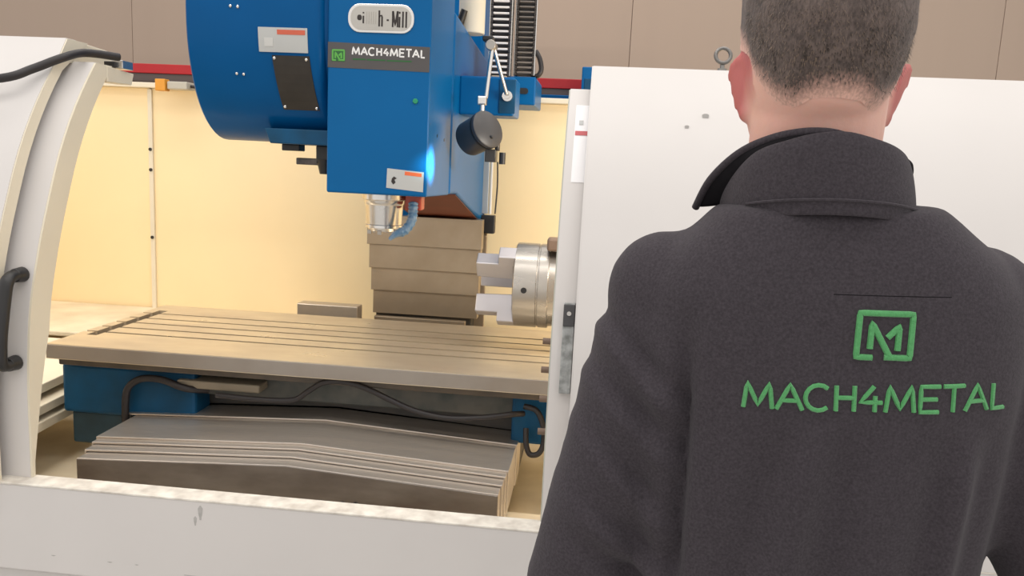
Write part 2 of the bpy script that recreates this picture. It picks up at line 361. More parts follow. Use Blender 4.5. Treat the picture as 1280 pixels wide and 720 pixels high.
MB().prism([(-1.155, 1.70), (-1.135, 1.648), (-.905, 1.648), (-.905, 1.70)], 'y', 2.72, 3.0).build('drum_bracket', blued, hd_, bevel=.004)
bx('rubber_stop', black, hd_, -1.125, -1.06, 2.80, 2.86, 1.625, 1.648, .003)
lv = MB().box(-1.072, -.955, 2.80, 2.84, 1.578, 1.602).build('clamp_lever', mat('worn_black', (.035, .03, .028), .4, col2=(.12, .10, .09), scale=30), hd_, False, .004)
bx('clamp_block', black, hd_, -.995, -.945, 2.79, 2.86, 1.585, 1.648, .004)
MB().cyl((-.968, 2.81, 1.548), (-.968, 2.81, 1.60), .018, .03, 16).build('clamp_nut', black, hd_, True)
# badge
bcx, bcz = -.729, 2.063
bd = MB().prism(rrect(bcx, bcz, .110, .0455, .040), 'y', HY-.004, HY+.001).build('badge', chrome, hd_, bevel=.0015)
MB().prism(rrect(bcx, bcz, .101, .038, .034), 'y', HY-.0055, HY-.003).build('badge_field', mat('badge_silver', (.52, .50, .46), .38, metal=.4, var=.1), bd)
BL = {'h': [[(0, 0), (0, 1)], [(0, .58), (.10, .68), (.30, .68), (.36, .58), (.36, 0)]], '-': [[(0, .42), (.26, .42)]],
      'M': [[(0, 0), (0, 1)], [(.02, 1), (.31, .08), (.60, 1)], [(.62, 0), (.62, 1)]], 'i': [[(0, 0), (0, .66)], [(0, .86), (0, .98)]], 'l': [[(0, 0), (0, 1)]]}
for ch, x0 in (('h', -.734), ('-', -.709), ('M', -.689), ('i', -.6665), ('l', -.6555), ('l', -.6445)):
    strokes(BL[ch], lambda u, v: (Vector((x0+u*.026, HY-.0058, 2.037-(x0+.7)*.02+v*.050)), Vector((0, -1, 0))), .0058, .0007, .2).build('letter', lblack, bd)
strokes(BL['i'], lambda u, v: (Vector((-.787, HY-.0058, 2.046+v*.036)), Vector((0, -1, 0))), .0055, .0007, .2).build('letter', lblack, bd)
MB().ball((-.800, HY-.0058, 2.064), .008, .001, .010, 10, 6).build('printed_dot', lblack, bd)
for i in range(5):
    MB().box(-.777+.0075*i, -.7745+.0075*i, HY-.0062, HY-.0056, 2.045, 2.083).build('faded_stroke', mat('faded_print', (.42, .40, .36), .5), bd)
# charcoal sticker with the company name
st = MB().prism([(-.9065, 1.9035), (-.5645, 1.8985), (-.5645, 1.978), (-.9065, 1.985)], 'y', HY-.0012, HY+.0005).build('company_sticker', stripm, hd_)
def onhead(u, v): return (Vector((u, HY-.0014, v)), Vector((0, -1, 0)))
word('MACH4METAL', lambda u, v: onhead(-.824+u, 1.947-u*.012+v*.0235), lwhite, st, .243, .0052, .0006, .2)
MB().prism([(-.893, 1.924), (-.848, 1.923), (-.848, 1.961), (-.893, 1.962)], 'y', HY-.002, HY-.001).build('emblem_field', dgreen, st)
strokes(LOGO, lambda u, v: (Vector((-.890+u*.039, HY-.0022, 1.927+v*.032)), Vector((0, -1, 0))), .0055, .0006, .1).build('emblem', lgreen, st)
x = -.822
for n in (.043, .005, .062, .005, .083):
    if n > .01: MB().box(x, x+n, HY-.0018, HY-.001, 1.930-(x+.822)*.012, 1.9345-(x+.822)*.012).build('tagline', dgreen, st)
    x += n
# warning label
wl = MB().prism([(-.700, 1.517), (-.574, 1.508), (-.573, 1.574), (-.698, 1.582)], 'y', HY-.0012, HY+.0005).build('warning_label', labelgrey, hd_)
MB().prism([(-.638, 1.562), (-.580, 1.558), (-.580, 1.570), (-.637, 1.574)], 'y', HY-.0018, HY-.001).build('red_band', mat('label_orange', (.85, .16, .05), .4), wl)
MB().prism([(-.683, 1.538), (-.676, 1.529), (-.668, 1.536), (-.672, 1.545), (-.664, 1.550), (-.674, 1.556), (-.681, 1.549)], 'y', HY-.0018, HY-.001).build('hazard_mark', lblack, wl)
MB().cyl((-.608, HY-.006, 1.805), (-.608, HY+.002, 1.805), .0085, seg=18).build('indicator', ledm, hd_, True, .0015)
for y, z in ((2.80, 1.70), (2.93, 1.69)): MB().cyl((HX1-.001, y, z), (HX1+.001, y, z), .006, seg=10).build('side_hole', black, hd_)
MB().cyl((-.555, 3.42, 2.14), (-.555, 3.42, 2.40), .055, seg=28).build('top_canister', creamedge, hd_, True, .004)
MB().cyl((-.60, 3.36, 2.16), (-.575, 3.35, 2.225), .018, .014, 14).build('canister_fitting', black, hd_, True)
# bracket for the lamp arm
bk = MB().box(-.56, -.34, 3.20, 3.42, 1.80, 1.95).build('side_bracket', blue, hd_, False, .008)
MB().box(-.40, -.335, 3.195, 3.20, 1.81, 1.94).build('bracket_face', blued, bk, False, .003)
MB().cyl((-.365, 3.195, 1.875), (-.365, 3.17, 1.875), .022, .02, 18).cyl((-.365, 3.17, 1.875), (-.365, 3.155, 1.875), .012, seg=6).build('bracket_bolt', chrome, bk, True)
# spindle
sp = MB()
prof = [(.0, 1.50), (.083, 1.50), (.083, 1.466), (.075, 1.462), (.073, 1.448), (.070, 1.445), (.066, 1.374), (.069, 1.372), (.069, 1.362), (.058, 1.360), (.055, 1.350), (.03, 1.350)]
sp.rings([[(-.772+max(r, .001)*math.cos(2*PI*k/40), 2.90+max(r, .001)*math.sin(2*PI*k/40), z) for k in range(40)] for r, z in prof]); sp = sp.build('spindle', chrome, hd_, True)
for k in range(6):
    a = PI/6+k*PI/3; MB().box(-.772+.052*math.cos(a)-.008, -.772+.052*math.cos(a)+.008, 2.90+.052*math.sin(a)-.008, 2.90+.052*math.sin(a)+.008, 1.338, 1.352).build('drive_key', steel, sp, False, .001)
bx('coolant_block', mat('red_fitting', (.50, .07, .04), .35), hd_, -.685, -.625, 2.86, 2.92, 1.432, 1.488, .006)
hp = smoothpath([(-.652, 2.85, 1.46), (-.650, 2.84, 1.43), (-.652, 2.83, 1.395), (-.672, 2.815, 1.362), (-.700, 2.80, 1.348), (-.722, 2.79, 1.328)], 5)
rad = [.0155+.003*(i % 2) for i in range(len(hp))]; rad[-7:] = [.014, .0125, .011, .009, .008, .007, .005]
MB().tube(hp, rad, 12).build('coolant_hose', bhose, hd_, True)

# ------------------------------------------------------------------ work lamp on its jointed arm
wl_ = thing('work_lamp', 'round dark grey work lamp on a jointed arm beside the milling head', 'lamp', (-.40, 3.0, 1.66))
a0 = Vector((-.405, 2.955, 1.737)); ax = Vector((-.105, .085, -.050)); ax.normalize()
lh = MB().tube([a0-ax*.004, a0, a0+ax*.012, a0+ax*.015, a0+ax*.105, a0+ax*.112], [.066, .071, .071, .068, .065, .062], 36).build('lamp_housing', grey, wl_, True)
MB().tube([a0+ax*.016, a0+ax*.022], [.0705, .0705], 36).build('housing_rim', black, lh, True)
MB().cyl(a0+ax*.112, a0+ax*.116, .056, seg=32).build('lens', glass, lh, True)
n_ = a0-ax*.004+Vector((.012, -.005, -.03)); MB().ball(n_, .007, seg=10, rg=6).build('housing_stud', black, lh, True)
MB().box(-.415, -.375, 2.97, 3.03, 1.618, 1.665).cyl((-.372, 2.99, 1.66), (-.372, 2.99, 1.69), .010, seg=10).build('tilt_joint', mat('dark_joint', (.06, .055, .05), .35, metal=.4, var=.2), wl_, True, .003)
MB().tube([(-.352, 2.99, 1.612), (-.352, 2.99, 1.655)], .012, 12).build('cable_gland', black, wl_, True)
bx('swivel', chrome, wl_, -.455, -.420, 2.985, 3.02, 1.825, 1.857, .005)
MB().tube([(-.437, 3.0, 1.835), (-.437, 3.0, 1.785)], .010, 12).build('swivel_pin', chrome, wl_, True)
MB().tube([(-.425, 3.0, 1.852), (-.413, 3.04, 2.045)], .0085, 12).build('upper_arm', chrome, wl_, True)
MB().tube([(-.413, 3.07, 2.045), (-.365, 3.14, 1.88)], .008, 12).build('lower_arm', chrome, wl_, True)
MB().cyl((-.418, 3.02, 2.045), (-.418, 3.09, 2.045), .019, seg=18).build('elbow_joint', steel, wl_, True, .002)
MB().box(-.45, -.41, 3.03, 3.08, 2.06, 2.078).build('elbow_knob', black, wl_, True, .004)

# ------------------------------------------------------------------ vertical cable chains at the column
def chain(x0, x1, y, z0, z1, pitch, label, m, mbar):
    t = thing('cable_chain', label, 'cable chain', ((x0+x1)/2, y, z0), 'cable chains beside the column')
    k = 0; z = z0
    while z < z1:
        l = MB()
        l.box(x0, x0+.008, y, y+.07, z, z+pitch*.9).box(x1-.008, x1, y, y+.07, z, z+pitch*.9).box(x0+.008, x1-.008, y+.04, y+.05, z, z+pitch*.9)
        lk = l.build('chain_link', m, t, False, .001)
        MB().box(x0+.010, x1-.010, y-.006, y+.010, z+pitch*.34, z+pitch*.66).build('cross_bar', mbar, lk, False, .002)
        z += pitch
    for xx in (x0-.005, x1+.001): MB().box(xx, xx+.004, y-.003, y+.06, z0, z1).build('side_strip', chrome, t, False, .001)
    return t
barw = mat('white_bar', (.82, .80, .80), .35, var=.05); darklink = mat('dark_link', (.05, .045, .05), .4)
chain(-.487, -.400, 3.50, 1.985, 2.45, .0245, 'cable chain with bright white cross bars right of the blue head', darklink, barw)
chain(-.390, -.305, 3.62, 2.003, 2.45, .0215, 'darker cable chain behind the one with white bars', mat('brown_dark_link', (.055, .045, .04), .4), mat('dull_bar', (.16, .14, .125), .4))
cb = thing('chain_mount', 'blue steel block with an oval hole carrying the two cable chains', 'mounting block', (-.40, 3.6, 1.90))
bx('mount_block', blue, cb, -.405, -.292, 3.62, 3.99, 1.875, 1.998, .006)
MB().prism(rrect(-.345, 1.935, .021, .013, .012), 'y', 3.615, 3.6215).build('oval_hole', black, cb)
bx('end_plate', mat('tan_plate', (.50, .42, .32), .4, metal=.5), cb, -.475, -.408, 3.49, 3.58, 1.94, 1.985, .003)
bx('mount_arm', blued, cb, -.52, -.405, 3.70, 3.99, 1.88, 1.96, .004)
tag(MB().tube(smoothpath([(-.300, 3.64, 2.11), (-.280, 3.63, 2.075), (-.272, 3.63, 2.03), (-.285, 3.63, 2.005), (-.31, 3.65, 2.0)], 6), .011, 12).build('cable_loop', rubber, None, True), 'short dark cable loop curling out of the rear cable chain', 'cable')

# ------------------------------------------------------------------ saddle, table, front covers
sd = thing('saddle', 'dark blue saddle casting under the table', 'machine saddle', (-.9, 3.0, 0))
bx('saddle_body', dark, sd, -1.75, -.235, 2.80, 3.35, .41, .80, .01)  # dark body between the blue brackets
bx('machine_bed', tray, sd, -1.5, -.3, 2.9, 4.0, 0, .415, .01)
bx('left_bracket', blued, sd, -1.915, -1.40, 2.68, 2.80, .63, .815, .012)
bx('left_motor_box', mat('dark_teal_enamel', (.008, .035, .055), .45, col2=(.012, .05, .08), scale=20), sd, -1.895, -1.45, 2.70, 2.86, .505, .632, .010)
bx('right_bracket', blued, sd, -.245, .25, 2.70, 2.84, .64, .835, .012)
bx('front_apron', mat('dark_grey_green', (.05, .06, .055), .5, col2=(.12, .115, .10), scale=14), sd, -1.42, -.24, 2.74, 2.80, .72, .835, .006)  # dark grey-green plate with lighter mottling
bx('lamp_strip', mat('tan_oil_pan', (.30, .25, .18), .5, var=.2), sd, -1.46, -1.15, 2.66, 2.74, .762, .792, .006)
MB().cyl((-1.82, 2.705, .49), (-1.79, 2.72, .45), .03, .024, 16).build('drain_plug', black, sd, True)
tb = thing('milling_table', 'long steel machine table with five T slots running lengthwise', 'machine table', (-.8, 3.0, .80))
TX0, TX1, TY0, TY1 = -1.914, .36, 2.60, 3.40
SL = [2.828, 2.922, 3.018, 3.112, 3.215]; sw = .0085
mb = MB().box(TX0, TX1, TY0, TY1, .853, .887)
ys = [TY0]+[v for s_ in SL for v in (s_-sw, s_+sw)]+[TY1]
for y0, y1 in zip(ys[::2], ys[1::2]):
    if y0 == TY0:
        mb.box(TX0, TX1, y0, 2.768, .887, .907); mb.box(TX0, -1.872, 2.768, y1, .887, .907); mb.box(-1.832, TX1, 2.768, y1, .887, .907)
    elif y1 == TY1:
        mb.box(TX0, TX1, 3.28, y1, .887, .907); mb.box(TX0, -1.872, y0, 3.28, .887, .907); mb.box(-1.832, TX1, y0, 3.28, .887, .907)
    else:
        mb.box(TX0, -1.872, y0, y1, .887, .907); mb.box(-1.832, TX1, y0, y1, .887, .907)
tt = mb.build('table_top', tablesteel, tb)
bx('front_edge', mat('shaded_edge_steel', (.40, .365, .33), .42, metal=.7, col2=(.32, .28, .24), scale=3), tb, TX0+.003, TX1, TY0-.003, TY0, .856, .9045, .0015)  # darker steel carries the dim reflection on the front face
for s_ in SL: MB().box(TX0+.002, TX1-.002, s_-sw, s_+sw, .887, .8885).build('slot_floor', slotm, tt)
MB().box(-1.872, -1.832, 2.768, 3.28, .887, .8895).build('cross_channel', slotm, tt)
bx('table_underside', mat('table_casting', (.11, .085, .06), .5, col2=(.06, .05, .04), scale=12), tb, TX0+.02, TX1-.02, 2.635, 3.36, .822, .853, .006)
MB().prism([(2.66, .853), (2.66, .835), (2.72, .80), (3.30, .80), (3.34, .853)], 'x', TX0+.01, TX0+.06).build('end_casting', brown, tb, bevel=.004)

fc = thing('front_way_cover', 'stepped gabled stack of grey steel cover plates in front of the saddle', 'way cover', (-.9, 2.6, .41))
def gable(xl, xr, y0, y1, ze, zr, zb, xm=-.905, th=.004):
    return MB().prism([(xl, zb), (xl, ze), (xm, zr), (xr, ze-.002), (xr, zb)], 'y', y0, y1)
plates = [(-1.597, -.236, 2.29, 2.75, .622), (-1.607, -.231, 2.345, 2.77, .630), (-1.615, -.226, 2.395, 2.79, .638), (-1.622, -.221, 2.43, 2.80, .644), (-1.650, -.2165, 2.66, 2.80, .6505)]
for i, (xl, xr, y0, y1, z) in enumerate(plates):
    zr = z+.036; t = .006
    mb = MB()  # inverted trough: outer skin with thickness, open underneath
    outer = [(xl, .47), (xl, z), (-.905, zr), (xr, z), (xr, .50 if i else .42)]
    inner = [(xr-t, .50 if i else .42), (xr-t, z-t), (-.905, zr-t), (xl+t, z-t), (xl+t, .47)]
    pol = outer+inner
    a = [mb.v((p[0], y0, p[1])) for p in pol]; b = [mb.v((p[0], y1, p[1])) for p in pol]
    for k in range(10): mb.face((a[k], a[(k+1) % 10], b[(k+1) % 10], b[k]))
    for s_ in (a, b):
        for k in range(4): mb.face((s_[k], s_[k+1], s_[8-k], s_[9-k]))
    o = mb.build('cover_plate', sheet, fc, bevel=.0015)
    if i == 0: first_plate = o
fr = gable(-1.596, -.237, 2.286, 2.296, .621, .657, .405).build('front_face', mat('grimy_sheet', (.30, .27, .24), .38, metal=.7, col2=(.16, .13, .11), scale=4, stretch=(1, 1, 3)), fc, bevel=.002)
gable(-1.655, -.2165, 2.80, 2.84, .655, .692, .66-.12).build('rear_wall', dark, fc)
for x, z, r in ((-1.22, .545, .008), (-.72, .55, .009), (-.68, .55, .010), (-.345, .545, .010)):
    MB().cyl((x, 2.2865, z), (x, 2.281, z), r, seg=12).build('cover_screw', black, fr, True)
# hoses under the table
def hose(label, pts, r, nm='hose'):
    return tag(MB().tube(smoothpath(pts, 7), r, 10).build(nm, rubber, None, True), label, 'hose')
hose('black hose arching over the blue bracket at the left under the table', [(-1.655, 2.655, .60), (-1.65, 2.65, .70), (-1.635, 2.65, .755), (-1.585, 2.65, .788), (-1.51, 2.65, .79), (-1.42, 2.65, .765), (-1.36, 2.70, .75)], .013)
hose('black hose hanging in a long sag below the middle of the table', [(-1.30, 2.64, .752), (-1.15, 2.64, .748), (-1.02, 2.64, .755), (-.965, 2.64, .79), (-.90, 2.63, .832), (-.82, 2.63, .838), (-.74, 2.63, .818), (-.66, 2.63, .785), (-.57, 2.62, .757), (-.46, 2.62, .742), (-.34, 2.62, .752), (-.24, 2.63, .768), (-.20, 2.66, .765)], .010)
hose('black hose looping down beside the right bracket under the table', [(-.20, 2.665, .79), (-.155, 2.655, .78), (-.13, 2.65, .73), (-.125, 2.65, .67), (-.14, 2.64, .633), (-.17, 2.64, .628), (-.185, 2.65, .66), (-.19, 2.67, .71)], .010)

# ------------------------------------------------------------------ rotary chuck
rc = thing('rotary_chuck', 'steel three jaw chuck lying on its side on the table', 'chuck', (-.15, 3.05, .907))
cyc, czc = 3.05, 1.157
def ringx(x, r, n=56): return [(x, cyc+r*math.cos(2*PI*k/n), czc+r*math.sin(2*PI*k/n)) for k in range(n)]
cbod = MB().rings([ringx(-.284, .155), ringx(-.280, .162), ringx(-.198, .162), ringx(-.196, .158), ringx(-.191, .158), ringx(-.189, .162), ringx(-.155, .162), ringx(-.152, .155), ringx(-.10, .15)]).build('chuck_body', steel, rc, True)
MB().cyl((-.240, cyc-.159, czc+.002), (-.240, cyc-.1635, czc+.002), .011, seg=16).build('key_hole', black, cbod)
MB().rings([ringx(-.2845, .05), ringx(-.288, .05)]).build('bore_ring', slotm, cbod)
bx('rotary_table', mat('pale_green_casting', (.42, .44, .38), .5, var=.1), rc, -.10, .2, 2.93, 3.25, .907, 1.33, .02)
bx('rotary_cap', brown, rc, -.165, -.10, 2.92, 3.0, 1.305, 1.352, .008)
jawm = mat('jaw_steel', (.58, .55, .56), .35, metal=.5, var=.12)
def jaw(ang, m, zig):
    mb = MB(); mb.mt = Matrix.Translation((0, cyc, czc)) @ Matrix.Rotation(ang, 4, 'X')
    mb.prism([(-.288, .05), (-.43, .055), (-.43, .125), (-.345, .125), (-.345, .160), (-.262, .160), (-.262, .115), (-.288, .115)], 'y', -.030, .030)
    j = mb.build('chuck_jaw', m, rc, False, .004)
    m2 = MB(); m2.mt = mb.mt
    for k in range(4): m2.box(-.266, -.252, -.02, .02, .120+k*.011, .126+k*.011)
    m2.box(-.285, -.262, -.018, .018, .115, .158)
    m2.build('jaw_teeth', steel, j)
for k in (35, 155, -85): jaw(math.radians(k), jawm, 1)

# ------------------------------------------------------------------ bits on the enclosure rim
tag(MB().tube(smoothpath([(-2.6, 2.14, 1.66), (-2.2, 2.16, 1.73), (-1.94, 2.185, 1.765), (-1.716, 2.20, 1.792), (-1.660, 2.25, 1.825), (-1.604, 2.31, 1.867), (-1.592, 2.40, 1.893), (-1.545, 2.50, 1.895)], 7), .0125, 12).build('black_cable', rubber, None, True), 'thick black cable lying over the top corner of the left cover', 'cable')
cl = thing('cable_clip', 'small metal clip at the end of the black cable', 'clip', (-1.55, 2.55, 1.865))
bx('clip_body', chrome, cl, -1.585, -1.545, 2.52, 2.58, 1.862, 1.888, .002); bx('clip_jaw', black, cl, -1.60, -1.565, 2.505, 2.53, 1.865, 1.882, .002)
os_ = thing('limit_sensor', 'small orange capped sensor on the rim beside the red beam', 'sensor', (-2.2, 4.2, 1.95))
bx('orange_cap', orange, os_, -2.31, -2.255, 4.05, 4.1, 1.905, 1.965, .004); bx('sensor_body', mat('clear_grey', (.5, .47, .40), .3), os_, -2.25, -2.14, 4.06, 4.15, 1.915, 1.955, .006)
MB().tube(smoothpath([(-2.14, 4.1, 1.935), (-2.05, 4.1, 1.93), (-1.9, 4.12, 1.955), (-1.7, 4.13, 1.957)]), .008, 8).build('sensor_lead', rubber, os_, True)
# machinery behind the enclosure
rb = thing('red_beam', 'long red steel beam on posts behind the machine', 'beam', (-1.6, 5.05, 0))
bx('beam', redp, rb, -4.2, .6, 5.0, 5.1, 2.078, 2.137, .004); bx('lower_flange', mat('dark_flange', (.10, .075, .07), .5), rb, -4.2, .6, 5.01, 5.09, 2.028, 2.078, .002)
for x in (-4.1, .5): bx('post', redp, rb, x-.05, x+.05, 5.0, 5.1, 0, 2.028, .004)
bb = thing('blue_rail', 'blue steel rail below the red beam beyond the right rim', 'rail', (0, 4.9, 0))
bx('rail', blue, bb, -.40, .5, 4.86, 4.94, 1.98, 2.028, .003)
for x in (-.35, .45): bx('rail_post', blue, bb, x-.03, x+.03, 4.86, 4.94, 0, 1.98, .003)
bc = thing('blue_cabinet', 'tall blue cabinet whose corner shows beside the right door top', 'cabinet', (.15, 4.6, 0))
bx('cabinet_body', blue, bc, -.116, .40, 4.6, 4.8, 0, 2.165, .006); bx('cabinet_door', blued, bc, -.10, .385, 4.592, 4.6, .1, 2.10, .003)
# machine lamp fixed inside behind the right door, shining on the head corner
ml = thing('machine_lamp', 'small cool white machine lamp behind the right door', 'lamp', (.12, 2.36, 1.70))
MB().cyl((.12, 2.36, 1.70), (.08, 2.375, 1.695), .03, .035, 24).build('lamp_body', grey, ml, True)
MB().cyl((.08, 2.375, 1.695), (.078, 2.376, 1.695), .03, seg=24).build('lens', glass, ml, True)
bx('lamp_stem', grey, ml, .115, .135, 2.262, 2.37, 1.69, 1.71, .002)
sl = bpy.data.lights.new('machine_lamp_beam', 'SPOT'); sl.energy = 260; sl.color = (.45, .92, 1); sl.spot_size = math.radians(11); sl.spot_blend = 1; sl.shadow_soft_size = .02
so = bpy.data.objects.new('machine_lamp_beam', sl); C.objects.link(so); so.location = (.07, 2.379, 1.694)
so.rotation_euler = (Vector((-.562, 2.70, 1.60))-Vector(so.location)).to_track_quat('-Z', 'Y').to_euler()

# unseen tube lamps added behind both doors to brighten the interior
tl_ = thing('fill_tube', 'unseen fill tube added inside the housing behind the right door', 'lamp', (.75, 2.44, 1.78))
bx('lamp_channel', grey, tl_, .2, 1.4, 2.40, 2.43, 1.765, 1.80, .003)
MB().cyl((.22, 2.447, 1.78), (1.38, 2.447, 1.78), .013, seg=16).build('tube', mat('lit_tube', (1, .97, .9), .3, emit=4), tl_, True)
for x in (.25, 1.35): bx('bracket', grey, tl_, x-.01, x+.01, 2.315, 2.40, 1.77, 1.79, .002)
t2 = thing('fill_tube', 'unseen fill tube added inside the housing behind the left door', 'lamp', (-2.3, 2.44, 1.78))
bx('lamp_channel', grey, t2, -2.9, -1.75, 2.40, 2.43, 1.765, 1.80, .003)
MB().cyl((-2.88, 2.447, 1.78), (-1.77, 2.447, 1.78), .013, seg=16).build('tube', bpy.data.materials['lit_tube'], t2, True)
for x in (-2.85, -1.8): bx('bracket', grey, t2, x-.01, x+.01, 2.352, 2.40, 1.77, 1.79, .002)
area('added_fill_light', (-2.32, 2.465, 1.775), 1.1, .03, 8, (1, .93, .83), (math.radians(42), 0, 0))  # added fill for the housing interior, one light per tube
area('added_fill_light', (.8, 2.465, 1.775), 1.15, .03, 19, (1, .93, .83), (math.radians(55), 0, 0))

# ------------------------------------------------------------------ the person
def remesh(mb, voxel, smooth_it=6, fac=.5):
    me = mb.mesh('tmp'); ob = bpy.data.objects.new('tmp', me); C.objects.link(ob)
    r = ob.modifiers.new('r', 'REMESH'); r.mode = 'VOXEL'; r.voxel_size = voxel; r.use_smooth_shade = True
    if smooth_it:
        s_ = ob.modifiers.new('s', 'SMOOTH'); s_.factor = fac; s_.iterations = smooth_it
    dg = bpy.context.evaluated_depsgraph_get(); dg.update()
    out = bpy.data.meshes.new_from_object(ob.evaluated_get(dg)); out.materials.clear(); bpy.data.objects.remove(ob); return out
def sring(xc, yc, rx, ry, z, n=40, e=2.4, tilt=0):
    out = []
    for k in range(n):
        a = 2*PI*k/n; c, s_ = math.cos(a), math.sin(a)
        x = rx*math.copysign(abs(c)**(2/e), c); y = ry*math.copysign(abs(s_)**(2/e), s_)
        out.append((xc+x, yc+y, z+tilt*x))
    return out
person = thing('person', 'man with short brown hair in a charcoal fleece seen from behind', 'person', (.25, .89, 0))
HC = .2185
HEAD = [(1.630, .036, .900, .965), (1.650, .052, .840, .975), (1.670, .061, .812, .980), (1.690, .068, .794, .980), (1.710, .0735, .783, .977), (1.740, .078, .773, .977), (1.770, .0800, .769, .976), (1.800, .0790, .771, .970), (1.830, .073, .783, .955), (1.855, .060, .806, .930), (1.870, .042, .830, .905), (1.879, .014, .858, .878)]
HEAD = [(z, rx*.955, a, b) for z, rx, a, b in HEAD]
def hring(z, rx, y0, y1, g=0, n=48): return sring(HC, (y0+y1)/2, rx+g, (y1-y0)/2+g, z, n, 2.25)
b = MB()
b.rings([hring(*h) for h in HEAD])
b.tube([(.230, .905, 1.50), (.226, .893, 1.58), (.2235, .880, 1.64), (.222, .868, 1.70), (.221, .872, 1.74)], [.070, .067, .0655, .0655, .055], 24)
# face: nose, brow, lips, chin, cheekbones
b.rings([[(HC-.010, .965, 1.752), (HC+.010, .965, 1.752), (HC, .975, 1.756)], [(HC-.017, .962, 1.715), (HC+.017, .962, 1.715), (HC, 1.002, 1.716)], [(HC-.012, .962, 1.700), (HC+.012, .962, 1.700), (HC, .985, 1.698)]])
b.ball((HC-.016, .974, 1.708), .009); b.ball((HC+.016, .974, 1.708), .009)
b.ball((HC, .968, 1.763), .050, .014, .010); b.ball((HC, .974, 1.680), .024, .010, .006); b.ball((HC, .973, 1.669), .021, .010, .006)
b.ball((HC, .965, 1.645), .022, .016, .014); b.ball((HC-.045, .945, 1.718), .022, .018, .016); b.ball((HC+.045, .945, 1.718), .022, .018, .016)
# ears
for s_, ex, tl in ((-1, .1495, 6), (1, .3015, 15)):
    b.mt = Matrix.Translation((ex, .886, 1.708)) @ Matrix.Rotation(math.radians(s_*tl), 4, 'Y') @ Matrix.Rotation(math.radians(s_*-30), 4, 'Z') @ Matrix.Rotation(math.radians(-8), 4, 'X')
    b.ball((0, .004, 0), .0055, .018, .032, 18, 12)
    b.tube([(0, .004-.018*math.sin(t), .031*math.cos(t)) for t in [math.radians(-60+230*i/16) for i in range(17)]], .0055, 8)
    b.ball((0, .002, -.026), .0075, .010, .011); b.mt = Matrix.Identity(4)
# torso, limbs (hidden under the clothes)
b.rings([sring(.25, .895, rx, ry, z, 32, 2.3) for z, rx, ry in ((.88, .15, .10), (1.0, .155, .10), (1.15, .15, .095), (1.3, .165, .10), (1.42, .165, .10), (1.50, .135, .085), (1.545, .09, .07))])
LA = [(.09, .89, 1.475), (.066, .885, 1.405), (.045, .882, 1.32), (.022, .880, 1.23), (.005, .880, 1.145), (.045, .965, 1.095), (.100, 1.04, 1.065), (.150, 1.105, 1.045)]
RA = [(.405, .89, 1.470), (.442, .885, 1.39), (.490, .882, 1.29), (.545, .880, 1.185), (.585, .885, 1.095), (.53, .965, 1.06), (.450, 1.04, 1.05), (.375, 1.105, 1.050)]
for A in (LA, RA): b.tube(A, [.052, .050, .047, .044, .042, .038, .033, .028], 18)
def hand(wr, fwd, side, curl):
    wr = Vector(wr); fwd = Vector(fwd).normalized(); side = (Vector(side)-Vector(side).dot(fwd)*fwd).normalized(); pn = fwd.cross(side)*curl
    pal = wr+fwd*.055
    b.rings([[wr+fwd*d+side*math.cos(t)*hw+pn*math.sin(t)*th for t in [2*PI*i/16 for i in range(16)]] for d, hw, th in ((-.02, .026, .022), (.02, .032, .017), (.06, .040, .015), (.090, .040, .013), (.096, .034, .009))])
    for i, (off, ln) in enumerate(((-.031, .066), (-.0105, .076), (.0105, .071), (.031, .055))):
        p = wr+fwd*.086+side*off; d = fwd.copy(); P = [p-fwd*.012, p]
        for sg, an in ((.45, 22), (.31, 38), (.24, 28)):
            d = (d*math.cos(math.radians(an))+pn*math.sin(math.radians(an))).normalized()
            d = (d-d.dot(side)*side).normalized(); P.append(P[-1]+d*ln*sg); 
        b.tube(P, [.0085, .0088, .0082, .0075, .0060], 10); b.ball(P[-1], .0062)
    p = wr+fwd*.028-side*.026; d = (fwd*.7-side*.65+pn*.35).normalized(); q = p+d*.036; r_ = q+(fwd*.85-side*.1+pn*.45).normalized()*.030; t_ = r_+(fwd*.85+side*.1+pn*.5).normalized()*.022
    b.tube([p-d*.01, p, q, r_, t_], [.012, .0125, .0105, .0095, .007], 10); b.ball(t_, .0072)
hand((.155, 1.112, 1.043), (.75, .55, -.35), (0, .3, .9), 1); hand((.370, 1.112, 1.053), (-.75, .62, -.30), (0, .3, .9), -1)
for s_, x in ((-1, .165), (1, .335)):
    b.tube([(x, .895, .93), (x, .895, .75), (x+s_*.005, .89, .50), (x+s_*.005, .90, .30), (x+s_*.005, .905, .08)], [.085, .076, .056, .052, .038], 20)
    b.tube([(x+s_*.005, .885, .055), (x+s_*.012, .96, .045), (x+s_*.02, 1.06, .035)], [.036, .038, .026], 14)
bme = remesh(b, .0042, 4, .5)
# small creases: redden nothing, only relief of the neck
ra = bme.attributes.new('red', 'FLOAT', 'POINT')
for v in bme.vertices:
    c = v.co; k = 0
    if 1.66 < c.z < 1.76 and .85 < c.y < .93: k = min(1, max(0, (abs(c.x-.2225)-.066)/.010))*min(1, (c.z-1.66)/.012)
    ra.data[v.index].value = k
body = link('body', bme, skin, person, True)
for s_ in (-1, 1):
    e = MB().ball((HC+s_*.031, .9635, 1.737), .0125).build('eye', lwhite, body, True)
    MB().ball((HC+s_*.031, .9745, 1.737), .0058, .003, .0058).build('iris', lblack, e, True)

